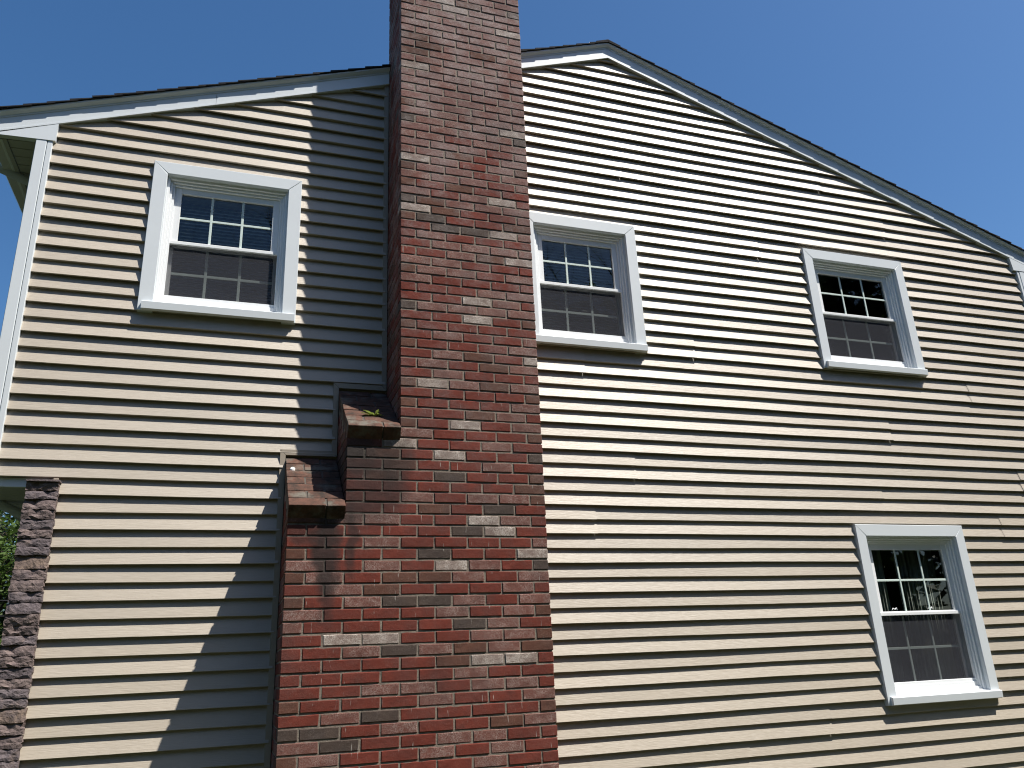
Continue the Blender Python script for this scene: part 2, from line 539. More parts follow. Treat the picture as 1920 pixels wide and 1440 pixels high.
# ---------------------------------------------------------------- tan J-channel round the chimney
def channel(pts_list, name='trim_channel'):
    mb = MB()
    for poly in pts_list: mb.prism(poly, -.0285, -.001)
    return mb.build(name, M['trim_tan'], house)
tw = .036
zr = rake(0) + .05
channel([[(-tw, ZT1 + tw), (-tw, zr), (-.003, zr), (-.003, ZT1 + .001)]])
channel([[(T1 - tw, ZT1 + tw), (-tw - .0015, ZT1 + tw), (-.0045, ZT1), (T1, ZT1)]])
channel([[(T1 - tw, ZT2 + tw), (T1 - tw, ZT1 + tw - .002), (T1 - .002, ZT1 - .001), (T1 - .002, ZT2 + .001)]])
channel([[(T2 - tw, ZT2 + tw), (T1 - tw - .0015, ZT2 + tw), (T1 - .0035, ZT2), (T2, ZT2)]])
channel([[(T2 - tw, .5), (T2 - tw, ZT2 + tw - .002), (T2 - .002, ZT2 - .001), (T2 - .002, .5)]])

# ---------------------------------------------------------------- windows
def ring(mb, x0, x1, z0, z1, t, y0, y1, bottom=True, tb=None, bev=.002):
    mb.box(x0, x0 + t, y0, y1, z0, z1, bev=bev)
    mb.box(x1 - t, x1, y0, y1, z0, z1, bev=bev)
    mb.box(x0 + t, x1 - t, y0 + .0015, y1, z1 - t, z1, bev=bev)
    if bottom: mb.box(x0 + t, x1 - t, y0 + .0015, y1, z0, z0 + (tb or t), bev=bev)
def make_window(w):
    x0, x1, z0, z1 = w['x0'], w['x1'], w['z0'], w['z1']
    ix0, ix1, iz0, iz1 = x0 + CW, x1 - CW, z0 + .066, z1 - CW
    f = MB()                                    # stepped vinyl frame
    ring(f, ix0, ix1, iz0 - .02, iz1, .020, -.012, .10, tb=.024)
    ring(f, ix0 + .020, ix1 - .020, iz0, iz1 - .020, .016, .004, .10, tb=.026)
    ring(f, ix0 + .036, ix1 - .036, iz0 + .022, iz1 - .036, .016, .018, .11, tb=.040)
    win = f.build('window', M['vinyl'], house)
    # wrapped casing, mitred
    yf, yb = -.047, .004
    g = .0012
    def casing(poly, nrm):
        mb = MB(); n = len(poly)
        cx = sum(p[0] for p in poly) / n; cz = sum(p[1] for p in poly) / n
        b = len(mb.v)
        mb.prism(poly, yf + .003, yb)
        sh = [(p[0] + max(-.003, min(.003, (cx - p[0]) * .5)), p[1] + max(-.003, min(.003, (cz - p[1]) * .5))) for p in poly]
        mb.v += [(x, yf, z) for x, z in sh]
        mb.f[0] = tuple(range(2 * n, 3 * n))
        for i in range(n):
            j = (i + 1) % n
            mb.f.append((2 * n + i, i, j, 2 * n + j)); mb.m.append(0); mb.sm.append(False)
        mb.build('casing', M['white'], win)
    casing([(x0 + g, z1), (x1 - g, z1), (ix1 - g, iz1), (ix0 + g, iz1)], 0)
    casing([(x0, z0 - .003), (x0, z1 - g), (ix0, iz1 - g), (ix0, z0 - .003)], 0)
    casing([(ix1, z0 - .003), (ix1, iz1 - g), (x1, z1 - g), (x1, z0 - .003)], 0)
    s = MB()                                    # sloping sill with a square nose
    s.sweep_x([(-.073, z0 + .002), (-.076, z0 + .050), (-.073, z0 + .054), (.03, z0 + .070), (.03, z0 + .03), (-.05, z0 - .004)], x0 + .026, x1 - .010)
    s.build('sill', M['white'], win)
    # sashes
    sx0, sx1, sz1, sz0 = ix0 + .052, ix1 - .052, iz1 - .052, iz0 + .082
    zm = sz0 + (sz1 - sz0) * .486
    u = MB()
    ring(u, sx0, sx1, zm - .016, sz1, .046, .034, .070, tb=.030)
    u.box(sx0 - .012, sx1 + .012, .022, .036, zm - .018, zm + .006, bev=.002)
    us = u.build('upper_sash', M['vinyl'], win)
    l = MB()
    ring(l, sx0 - .012, sx1 + .012, sz0 - .05, zm + .02, .034, .076, .112, tb=.05)
    ls = l.build('lower_sash', M['vinyl'], win)
    def pane(xa, xb, za, zb, y):
        m = MB()
        m.face([(xa, y, za), (xb, y, za), (xb, y, zb), (xa, y, zb)])
        m.build('pane', M['glass'], win)
    pane(sx0 + .044, sx1 - .044, zm + .012, sz1 - .044, .052)
    pane(sx0 + .020, sx1 - .020, sz0 - .002, zm - .012, .094)
    for (xa, xb, za, zb, y, wd) in ((sx0 + .044, sx1 - .044, zm + .012, sz1 - .044, .045, .017),
                                (sx0 + .022, sx1 - .022, sz0, zm - .014, .086, .019)):
        for t in (1 / 3, 2 / 3):
            m = MB(); xc = xa + (xb - xa) * t
            m.box(xc - wd / 2, xc + wd / 2, y, y + .007, za, zb, bev=.002)
            m.build('muntin', M['muntin'], win)
        m = MB(); zc = (za + zb) / 2
        m.box(xa, xb, y + .001, y + .0085, zc - wd / 2, zc + wd / 2, bev=.002)
        m.build('muntin', M['muntin'], win)
    m = MB()                                    # half screen in front of the lower sash
    m.face([(sx0 - .004, .040, sz0 + .004), (sx1 + .004, .040, sz0 + .004), (sx1 + .004, .040, zm - .017), (sx0 - .004, .040, zm - .017)])
    m.build('insect_screen', M['screen'], win)
    m = MB()
    m.box(sx0 - .014, sx0 - .002, .030, .046, sz0 - .012, zm - .018, bev=.002)
    m.box(sx1 + .002, sx1 + .014, .030, .046, sz0 - .012, zm - .018, bev=.002)
    m.box(sx0 - .002, sx1 + .002, .026, .046, sz0 - .022, sz0 + .004, bev=.002)
    m.build('screen_frame', M['vinyl'], win)
    if w['kind'] == 'curtain':
        for t in (.22, .66):
            m = MB(); xc = sx0 + (sx1 - sx0) * t
            m.tube([(xc - .03, .060, zm + .022), (xc - .015, .050, zm + .038), (xc, .050, zm + .030), (xc + .015, .050, zm + .040), (xc + .032, .060, zm + .022)], .005, 6)
            m.box(xc - .03, xc + .03, .055, .075, zm + .013, zm + .020, bev=.002)
            m.build('sash_lock', M['gutter'], win)
    return (sx0, sx1, sz0, zm, sz1)
labels = ['closed slatted blind behind the window beside the left roof corner post',
          'closed slatted blind behind the window touching the brick chimney']
for k, w in enumerate(WINS):
    sx0, sx1, sz0, zm, sz1 = make_window(w)
    if w['kind'] == 'blind':
        b = bpy.data.objects.new('window_blind', None); col.objects.link(b)
        tag(b, labels[k], 'blind', 'window blinds')
        b.location = ((sx0 + sx1) / 2, .145, sz0)
        hw = (sx1 - sx0) / 2 + .03
        m = MB()
        z = .0
        while z < sz1 - sz0 - .03:
            m.face([(-hw, -.012, z), (hw, -.012, z), (hw, .002, z + .014), (-hw, .002, z + .014)])
            m.face([(-hw, .002, z + .014), (hw, .002, z + .014), (hw, .012, z + .026), (-hw, .012, z + .026)])
            z += .027
        m.build('slats', M['blind'], b, kind='stuff')
        m = MB(); m.box(-hw, hw, -.02, .025, sz1 - sz0 - .03, sz1 - sz0 + .03, bev=.003); m.build('head_rail', M['blind'], b)
        m = MB(); m.box(-hw, hw, -.012, .014, -.03, -.004, bev=.003); m.build('bottom_rail', M['blind'], b)
    if w['kind'] == 'curtain':
        for side, lab in ((0, 'grey green curtain gathered on the chimney side of the ground floor window'),
                          (1, 'grey green curtain gathered on the far side of the ground floor window')):
            m = MB()
            a = sx0 - .03 + side * (sx1 - sx0) * .62
            b_ = a + (sx1 - sx0) * (.46 if not side else .44)
            n = 40
            for j in range(n):
                pa, pb = [], []
                for q, L in ((j, pa), (j + 1, pb)):
                    t = q / n
                    x = a + (b_ - a) * t
                    y = .24 + .035 * math.sin(t * 21 + side * 2) + .014 * math.sin(t * 47)
                    L += [(x, y, sz0 - .1), (x, y, sz1 + .05)]
                m.face([pa[0], pb[0], pb[1], pa[1]], 0, True)
            c = m.build('curtain', M['curtain'], label=lab, cat='curtain', group='ground floor curtains')
            sol = c.modifiers.new('cloth', 'SOLIDIFY'); sol.thickness = .002

# ---------------------------------------------------------------- the rest of the house shell
b = MB()
b.box(XL, XL + .11, .11, DEPTH, ZB2, ZTOPW)
b.box(-2.085, -1.975, .11, DEPTH, .45, ZB2)
b.box(XR - .11, XR, .11, DEPTH, .45, rake(XR))
b.prism([(XL, ZB2), (-2.085, ZB2), (-2.085, .45), (XR, .45), (XR, rake(XR)), (RX, RZ), (XL, ZTOPW)], DEPTH, DEPTH + .11)
b.build('rear_wall', M['sheath'], house)
b = MB()
b.box(XL + .11, XR - .11, .115, DEPTH, 3.02, 3.28)
b.box(-1.975, XR - .11, .115, DEPTH, .45, .60)
b.box(XL + .11, XR - .11, .115, DEPTH, 5.25, 5.33)
b.build('floor_deck', M['inside'], house)
b = MB()
b.box(-2.0, XR + .06, -.02, DEPTH + .1, -.3, .45)
b.build('foundation', M['concrete'], house)
# corner posts: broad face, groove, narrow flange
def post(xa, xb, xc, za, zb):
    """xa outer corner, xb groove, xc flange edge"""
    m = MB()
    s = 1 if xc > xa else -1
    m.box(min(xa, xb - s * .003), max(xa, xb - s * .003), -.043, .06, za, zb, bev=.003)
    m.box(min(xb, xc), max(xb, xc), -.040, -.001, za, zb, bev=.003)
    m.build('corner_post', M['white'], house)
post(XL, -2.297, -2.265, ZB2 - .012, -1.292 + ZO)
post(XR, 6.388, 6.359, .45, -1.215 + ZO)

# ---------------------------------------------------------------- roof, rakes, eaves
OH = .30
rf = MB()
ex0, ex1 = XL - .28, XR + .28
def top(x): return rake(x) + .142
rf.prism([(ex0, top(ex0) - .10), (ex0, top(ex0)), (RX, top(RX)), (RX, top(RX) - .10)], -.0, DEPTH + .2)
rf.prism([(RX + .0004, top(RX) - .10), (RX + .0004, top(RX)), (ex1, top(ex1)), (ex1, top(ex1) - .10)], -.0, DEPTH + .2)
roof = rf.build('roof', M['shingle'], house)
rr = random.Random(5)
for side, S, xe in ((-1, SL, ex0 - .03), (1, SR, ex1 + .03)):
    L = abs(xe - RX) * math.hypot(1, S)
    n = int(L / .142)
    for k in range(n + 1):
        a, bb = k * .142, min((k + 1) * .142 + .05, L + .03)
        ja, jb = rr.uniform(-.002, .002), rr.uniform(-.003, .003)
        c = 1 / math.hypot(1, S)
        def P(d, h):                            # d down the slope from the ridge, h proud of the deck
            return (RX + side * (d * c + h * S * c), top(RX) - d * S * c + h * c)
        m = MB()
        p0, p1, p2, p3 = P(a, .001), P(a, .006), P(bb, .021 + ja), P(bb, .011)
        if k == 0: p0, p1 = P(-.0, .002), P(-.0, .010)
        m.prism([p0, p1, p2, p3], -.088 + jb, DEPTH + .22)
        m.build('shingle_course', M['shingle'], roof)
m = MB()
for k in range(1):
    m.prism([(RX - .12, top(RX) - .12 * SL + .020), (RX, top(RX) + .016), (RX + .12, top(RX) - .12 * SR + .020), (RX + .12, top(RX) - .12 * SR + .029), (RX, top(RX) + .030), (RX - .12, top(RX) - .12 * SL + .029)], -.086, DEPTH + .22)
m.build('ridge_cap', M['shingle'], roof)
def along(xa, xb, lo, hi):
    pts = [(xa, rake(xa) + lo), (xb, rake(xb) + lo), (xb, rake(xb) + hi), (xa, rake(xa) + hi)]
    return pts
jx = -1.272
chl, chr_ = -.002, .960
for a, bb in ((ex0 + .0, jx - .001), (jx + .001, chl), (chr_, RX - .0005), (RX + .0005, ex1)):
    m = MB(); m.prism(along(a, bb, 0, .135), -.045, -.001)
    m.prism(along(a, bb, -.002, .012), -.0475, -.040)
    m.build('frieze_board', M['white'], house)
for a, bb in ((ex0 - .0, chl), (chr_, RX - .0005), (RX + .0005, ex1)):
    m = MB()
    prof = [(-.0455, .100), (-.0500, .100), (-.0515, .106), (-.0485, .108), (-.0500, .112), (-.0610, .119), (-.0740, .131), (-.0755, .1415), (-.0455, .1415)]
    n_ = len(prof)
    m.v = [(x, y, rake(x) + dz_) for x in (a, bb) for y, dz_ in prof]
    m.f = [tuple(range(n_)), tuple(range(2 * n_ - 1, n_ - 1, -1))] + [(i, n_ + i, n_ + (i + 1) % n_, (i + 1) % n_) for i in range(n_)]
    m.m = [0] * len(m.f); m.sm = [False] * len(m.f)
    m.build('rake_crown', M['white'], house)
# boxed eave returns
for s in (-1, 1):
    m = MB()
    if s < 0:
        zb = -1.292 + ZO
        pts = [(ex0, rake(ex0) - .012), (ex0, zb - .012), (-2.25, zb), (-2.247, rake(-2.247) - .006)]
    else:
        zb = -1.216 + ZO
        pts = [(6.303, rake(6.303) - .006), (6.316, zb), (ex1, zb - .0), (ex1, zb + .001 if rake(ex1) < zb else rake(ex1) - .006)]
    m.prism(pts, -.0465, -.0005)
    m.build('eave_return', M['white'], house)
# soffits, fascia, gutter, downspout on the left eave
def soffit(xa, xb, z, y0, y1):
    m = MB()
    m.box(xa, xb, y0, y1, z + .006, z + .012)
    y = y0
    while y < y1 - .06:
        m.box(xa + .03, xb - .002, y + .004, y + .094, z, z + .007, bev=.002)
        y += .1
    m.box(xa, xa + .028, y0, y1, z - .006, z + .006, bev=.002)
    m.build('soffit', M['soffit'], house)
soffit(ex0 + .07, XL - .001, -1.296 + ZO, .001, DEPTH)
soffit(XR + .001, ex1 - .07, -1.22 + ZO, .001, DEPTH)
soffit(XL + .002, -2.086, -3.645 + ZO, .012, DEPTH)
for s, xg in ((-1, ex0 + .07), (1, ex1 - .07)):
    m = MB()
    zt = rake(xg) + .09
    zlo = (-1.30 if s < 0 else -1.225) + ZO
    m.box(min(xg, xg + s * .018), max(xg, xg + s * .018), -.02, DEPTH, zlo, zt, bev=.002)
    m.build('fascia', M['white'], house)
    m = MB()
    a = xg + s * .019
    pr = [(0, 0), (s * .055, 0), (s * .075, .03), (s * .08, .075), (s * .074, .075), (s * .069, .033), (s * .05, .006), (s * .006, .006), (s * .006, .085), (0, .085)]
    m.prism([(a + p, zlo + .004 + q) for p, q in pr], .02, DEPTH)
    m.build('gutter', M['gutter'], house)
m = MB()
def rect_pipe(pts, wx, wy):
    mm = MB()
    for p, q in zip(pts, pts[1:]):
        mm.tube([p, q], .036, 10, squash=.8)
    return mm
DY = .42
A1, A2, A3, A4 = on_y(-8, 312, DY), on_y(62, 345, DY), on_y(-8, 942, DY), on_y(50, 968, DY)
rect_pipe([(A1.x, DY, -1.27 + ZO), tuple(A1), tuple(A2), (XL - .045, DY, A2.z - .06), (XL - .045, DY, A3.z + .04), tuple(A3), tuple(A4), (-2.125, DY, A4.z - .06), (-2.125, DY, .1)], .07, .05).build('downspout', M['white'], house)
# band under the overhanging second floor, and the little post above the stone
m = MB(); m.box(XL + .001, -1.967, -.004, .012, -3.645 + ZO, row_z(38) - .002, bev=.002)
m.build('overhang_band', M['white'], house)
m = MB(); m.box(-1.966, -1.938, -.030, -.001, -3.66 + ZO, row_z(38) - .004, bev=.002)
m.build('corner_post', M['trim_tan'], house)

# ---------------------------------------------------------------- stone veneer at the ground floor corner
m = MB(); m.box(-2.086, -1.936, -.040, .0, .3, -3.625 + ZO)
core = m.build('stone_veneer', M['mortar'], house)
sr = random.Random(11)
def stone_mesh(hgt, wid, seed):
    q = random.Random(seed)
    nx, nz = 9, 4
    mb = MB()
    gph = q.uniform(0, 6); tz = q.uniform(-1, 1)
    chip = q.random() < .35; cxp = q.uniform(.2, .7)
    P = {}
    for i in range(nx + 1):
        for j in range(nz + 1):
            u, v = i / nx, j / nz
            x = -wid / 2 + wid * u
            z = hgt * v
            edge = min(u, 1 - u) * 6
            edge = min(1, edge) * min(1, min(v, 1 - v) * 5 + .25)
            y = -.020 - .004 * edge - q.uniform(0, .0045) - .003 * math.sin(u * 4 + gph) - tz * (v - .5) * .010
            if chip and v > .45 and abs(u - cxp) < .22: y += .014 * (1 - abs(u - cxp) / .22)
            if 0 < j < nz: z += q.uniform(-.006, .006)
            else: z += q.uniform(-.0025, .0025)
            if i in (0, nx): x += q.uniform(-.003, .003)
            P[i, j] = len(mb.v); mb.v.append((x, y, z))
    for i in range(nx):
        for j in range(nz):
            a, b_, c, d = P[i, j], P[i + 1, j], P[i + 1, j + 1], P[i, j + 1]
            if (i + j) % 2: mb.f += [(a, b_, c), (a, c, d)]
            else: mb.f += [(a, b_, d), (b_, c, d)]
            mb.m += [0, 0]; mb.sm += [False, False]
    back = {}
    ring_ = [(i, 0) for i in range(nx)] + [(nx, j) for j in range(nz)] + [(i, nz) for i in range(nx, 0, -1)] + [(0, j) for j in range(nz, 0, -1)]
    for k in ring_:
        vx = mb.v[P[k]]; back[k] = len(mb.v); mb.v.append((vx[0], .012, vx[2]))
    for a, b_ in zip(ring_, ring_[1:] + ring_[:1]):
        mb.f.append((P[b_], P[a], back[a], back[b_])); mb.m.append(0); mb.sm.append(False)
    return mb
hs = [.052, .050, .060, .056, .058, .050, .048, .049, .076, .058, .066, .058, .062, .060]
sms = ['stone1', 'stone2', 'stone1', 'stone1', 'stone2', 'stone1', 'stone2', 'stone2', 'stone3', 'stone1', 'stone1', 'stone2', 'stone2', 'stone1']
cache = {}
z = -3.622 + ZO; k = 0
while z > .6:
    kk = k % len(hs)
    if kk not in cache:
        cache[kk] = stone_mesh(hs[kk] - .003, .166, 40 + kk).mesh('stone', M[sms[kk]])
    z -= hs[kk]
    o = link('stone', cache[kk], core, (-2.010 + sr.uniform(-.003, .003), -.040 + sr.uniform(-.006, .004), z))
    k += 1
m = MB(); m.prism([(-2.097, -3.622 + ZO), (-2.094, -3.613 + ZO), (-1.922, -3.612 + ZO), (-1.921, -3.622 + ZO)], -.078, -.001)
m.build('stone', M['stone2'], core)

# ---------------------------------------------------------------- chimney
ZTOP = 1.42 + ZO
LIPY = -.572
def slab_top(y, zw, zf): return zw + (zf - zw) * (y / LIPY)
SH = [(T1, -.003, ZT1 - .008, -3.345 + ZO), (T2, T1 - .003, ZT2 - .008, -3.838 + ZO)]
mb = MB()
mb.prism([(.005, .2), (WC(.2) - .005, .2), (WC(ZTOP) - .005, ZTOP), (.005, ZTOP)], -D + .0046, -.0008)
def wedge(xa, xb, zw, zf):
    off = .095
    yz = [(-.0009, .2), (-D + .0046, .2), (-D + .0046, slab_top(-D + .0046, zw, zf) - off), (-.0009, zw - off)]
    mb.sweep_x(yz, xa, xb)
wedge(T1 + .005, .0049, SH[0][2], SH[0][3])
wedge(T2 + .005, T1 + .0049, SH[1][2], SH[1][3])
mb.prism([(-.06, ZTOP - .002), (-.04, ZTOP + .07), (WC(ZTOP) + .04, ZTOP + .07), (WC(ZTOP) + .06, ZTOP - .002)], -D - .06, .3)
chimney = mb.build('chimney', M['mortar'], house)
chimney['label'] = 'tall red brick chimney with two stepped shoulders'

BT = {'r': 'red', 'p': 'pink', 'w': 'pale', 'd': 'dark', 'b': 'brown', 'm': 'muted'}
# colours read off the photograph, left-aligned for the stack, right-aligned further down
LEFT = {0: 'pmmm', 1: 'bpmm', 2: 'mmmm', 3: 'mpmm', 4: 'bmmm', 5: 'mbmb', 6: 'bpmm', 7: 'mpmp', 8: 'wpmm', 9: 'mmmm', 10: 'mpmp', 11: 'mmrm', 12: 'mmmp',
        13: 'bmrm', 14: 'mppm', 15: 'dppm', 16: 'mpmp', 17: 'pprp', 18: 'mmmr', 19: 'pmbr', 20: 'wmrr', 21: 'bmrr', 22: 'pmrr', 23: 'brbr', 24: 'mrrw',
        25: 'dbpp', 26: 'wbrr', 27: 'bdrr', 28: 'rddw', 29: 'rprr', 30: 'rppp', 31: 'rrpb', 32: 'pprr', 33: 'bppr', 34: 'prrr', 35: 'rrrp', 36: 'rrwp',
        37: 'dppp', 38: 'rrwr', 39: 'brrr', 40: 'rprr', 41: 'brrr', 42: 'rpbr', 43: 'rprb', 44: 'rprr'}
RIGHT = {45: 'bwpbp', 46: 'rrrrb', 47: 'brrrp', 48: 'rrbpr', 49: 'brwrp', 50: 'prrrb', 51: 'wrrpr', 52: 'rwrrd', 53: 'brrpr', 54: 'brdrrb', 55: 'rrrrb',
         56: 'prppb', 57: 'rbrdr', 58: 'prrwpr', 59: 'rrdwr', 60: 'rrprrrrp', 61: 'brrrdrrw', 62: 'prprwprd', 63: 'bprbbprp', 64: 'rpbrrrpr',
         65: 'brpddprp', 66: 'prrrprpb', 67: 'prrrrdpr', 68: 'rwwrrppb', 69: 'rrpdpbpb', 70: 'rrrrbwwr', 71: 'rrrrrprr', 72: 'rrpprppr', 73: 'brrrprrp',
         74: 'rpdrrrrb', 75: 'ddrprrbp', 76: 'pdrrpprr', 77: 'bprrprpr'}
br = random.Random(21)
JT = .0105
def brick_mesh(L, H, Dp, seed):
    q = random.Random(seed)
    mb = MB()
    nx = 5 if L > .15 else 3
    e = .0035
    xs = [0, e] + [L * i / nx for i in range(1, nx)] + [L - e, L]
    zs = [0, e, H * .5, H - e, H]
    P = {}
    for i, x in enumerate(xs):
        for j, zz in enumerate(zs):
            rim = (i in (0, len(xs) - 1)) or (j in (0, len(zs) - 1))
            y = (.0035 if rim else 0) + q.uniform(-.0006, .0006)
            X, Z = x, zz
            if j in (0, len(zs) - 1): Z += q.uniform(-.0016, .0016); 
            if i in (0, len(xs) - 1): X += q.uniform(-.0015, .0015)
            if rim and q.random() < .07:
                y += .005; Z += (.004 if j == 0 else -.004 if j == len(zs) - 1 else 0)
            P[i, j] = len(mb.v); mb.v.append((X, y, Z))
    a, b_ = len(xs) - 1, len(zs) - 1
    for i in range(a):
        for j in range(b_):
            mb.f.append((P[i, j], P[i + 1, j], P[i + 1, j + 1], P[i, j + 1])); mb.m.append(0); mb.sm.append(False)
    bk = len(mb.v)
    mb.v += [(0, Dp, 0), (L, Dp, 0), (L, Dp, H), (0, Dp, H)]
    mb.f += [tuple(P[i, 0] for i in range(a, -1, -1)) + (bk, bk + 1), tuple(P[i, b_] for i in range(a + 1)) + (bk + 2, bk + 3),
             tuple(P[0, j] for j in range(b_, -1, -1))[::-1] + (bk + 3, bk), tuple(P[a, j] for j in range(b_ + 1)) + (bk + 2, bk + 1), (bk + 3, bk + 2, bk + 1, bk)]
    mb.m += [0] * 5; mb.sm += [False] * 5
    return mb
mcache = {}
def shared_brick(cls, L, H, v, mat):
    key = (cls, v, mat)
    if key not in mcache:
        mcache[key] = brick_mesh(L, H, .095, hash((cls, v)) % 1000 + v).mesh('brick', M[BT[mat]])
    return mcache[key]
def modx(u, z):
    return u * MODL if u < 0 else u * WC(z) / 4.5
cells = []
for k in range(-21, 95):
    zt, zb = -(k - 1) * HB + ZO, -k * HB + ZO
    if zb < .2 or zt > ZTOP: continue
    u0 = 0.0
    if k >= 51: u0 = -1.5
    if k >= 58: u0 = -3.0
    cuts = [u0]
    u = math.floor(u0) + (.5 if k % 2 else 0)
    while u < 4.49:
        if u > u0 + .01: cuts.append(u)
        u += 1
    cuts.append(4.5)
    n = len(cuts) - 1
    glare_rng = random.Random(k + 500)
    for c in range(n):
        t = None
        if k in LEFT and c < len(LEFT[k]): t = LEFT[k][c]
        if k in RIGHT and n - 1 - c < len(RIGHT[k]): t = RIGHT[k][len(RIGHT[k]) - 1 - (n - 1 - c)]
        if t is None:
            if k < 20: t = br.choices('mrpwbd', (55, 14, 18, 4, 6, 3))[0]
            elif k < 45: t = br.choices('rpmwbd', (50, 24, 10, 4, 8, 4))[0]
            else: t = br.choices('rpwbd', (56, 22, 5, 9, 8))[0]
        if t == 'r' and glare_rng.random() < (28 - k) / 26: t = 'm'  # veiling glare put into the colour: red turns muted towards the top
        cells.append((k, cuts[c], cuts[c + 1], zb, t))
cells.sort(key=lambda q: -q[0])
KCUT = None
rest = MB(); order = list(BT)
singles = 0
for k, ua, ub, zb, t in cells:
    xa, xb = modx(ua, zb), modx(ub, zb)
    jl = 0 if ua in (0.0, -1.5, -3.0) and (abs(xa) < 1e-6 or abs(xa - T1) < .002 or abs(xa - T2) < .002) and ua == min(q for q in (0.0 if k < 51 else -1.5 if k < 58 else -3.0,)) else JT / 2
    jr = 0 if ub == 4.5 else JT / 2
    L = xb - xa - jl - jr
    H = HB - JT
    x = xa + jl + br.uniform(-.0015, .0015) * (jl > 0)
    y = -D + br.uniform(-.0012, .0018)
    zz = zb + JT * .0 + br.uniform(-.0012, .0012)
    tilt = br.uniform(-.004, .004)
    v = br.randrange(9)
    half = L < .15
    visible = k >= 0 and k <= 79
    if visible and singles < 305 and k >= 21:
        base = .10 if half else .198
        me = shared_brick('half' if half else 'full', base, H, v, t)
        o = link('brick', me, chimney, (x, y, zz))
        o.scale = (L / base, 1, 1)
        o.rotation_euler = (0, tilt, br.uniform(-.003, .003))
        singles += 1
    else:
        bm_ = brick_mesh(L, H, .095, br.randrange(40))
        off = len(rest.v)
        rest.v += [(p[0] + x, p[1] + y, p[2] + zz + p[0] * -tilt) for p in bm_.v]
        rest.f += [tuple(i + off for i in f) for f in bm_.f]
        rest.m += [order.index(t)] * len(bm_.f); rest.sm += [False] * len(bm_.f)
# side faces of the three stages
for k in range(-21, 95):
    zb = -k * HB + ZO
    if zb < .2 or zb + HB > ZTOP: continue
    for X, k0, k1 in ((0.0, -99, 50), (T1, 44, 57), (T2, 51, 99), ('R', -99, 99)):
        if not (k0 <= k <= k1): continue
        ya = [-D + .10, -D + .31, -.002] if k % 2 == 0 else [-D + .10 , -D + .205, -D + .41, -.002]
        for p, q in zip(ya, ya[1:]):
            t = br.choices('rpmbd', (45, 20, 20, 10, 5))[0]
            x0_ = X + .0 if X != 'R' else WC(zb) - .09
            zt_ = zb + HB - JT
            if X == T1 and zt_ > slab_top(p, SH[0][2], SH[0][3]) - .09: continue
            if X == T2 and zt_ > slab_top(p, SH[1][2], SH[1][3]) - .09: continue
            rest.box(x0_ + br.uniform(0, .002), x0_ + .09, p + JT / 2, q - JT / 2, zb, zt_, order.index(t), bev=.003)
rest.build('brickwork', [M[BT[t]] for t in order], chimney, kind='stuff')

# sloping brick shoulders
for (xa, xb, zw, zf) in SH:
    ang = math.atan2(zw - zf, -LIPY)
    L = math.hypot(zw - zf, LIPY)
    rows = 7
    pitch = L / rows
    d = Vector((0, LIPY, zf - zw)).normalized()
    nrm = Vector((0, -d.z, d.y)) if False else Vector((0, d.z, -d.y))
    if nrm.z < 0: nrm = -nrm
    W_ = xb - xa
    for r in range(rows):
        split = [0, W_ * 2 / 3, W_] if (r % 2 == (rows - 1) % 2) else [0, W_ / 3, W_]
        for p, q in zip(split, split[1:]):
            m = MB()
            off = br.uniform(-.003, .002) + (.004 if r == rows - 1 else 0)
            q2 = random.Random(r * 17 + int(p * 900))
            m.box(xa + p + (JT / 2 if p else 0), xa + q - (JT / 2 if q < W_ else 0), 0, 1, 0, 1, bev=0)
            nv = []
            for (x, yy, zz) in m.v:
                s = r * pitch + .004 + yy * (pitch - .008)
                h = -.088 + zz * .088 + off
                if r == 0 and yy == 0: s += .0
                pt = Vector((x + q2.uniform(-.002, .002), 0, zw)) + d * (s + q2.uniform(-.002, .002)) + nrm * (h + q2.uniform(-.0015, .0015))
                if pt.y > -.003: pt.y = -.003
                nv.append(tuple(pt))
            m.v = nv
            o = m.build('shoulder_brick', M['mossy'], chimney)
            bv = o.modifiers.new('worn', 'BEVEL'); bv.width = .004; bv.segments = 2
    m = MB()
    m.box(xa + .006, xb, 0, 1, 0, 1)
    m.v = [tuple(Vector((x, 0, zw)) + d * (.02 + yy * (L - .035)) + nrm * (-.082 + zz * .077)) for x, yy, zz in m.v]
    m.v = [(x, min(y, -.004), z) for x, y, z in m.v]
    m.build('shoulder_mortar', M['oldmortar'], chimney)

def on_slab(px, py, sh):
    dd = ray_of(px, py)
    _, _, zw, zf = sh
    s = (zf - zw) / LIPY                        # dz per dy
    t = (zw + s * CAM.y - CAM.z) / (dd.z - s * dd.y)
    return CAM + dd * t
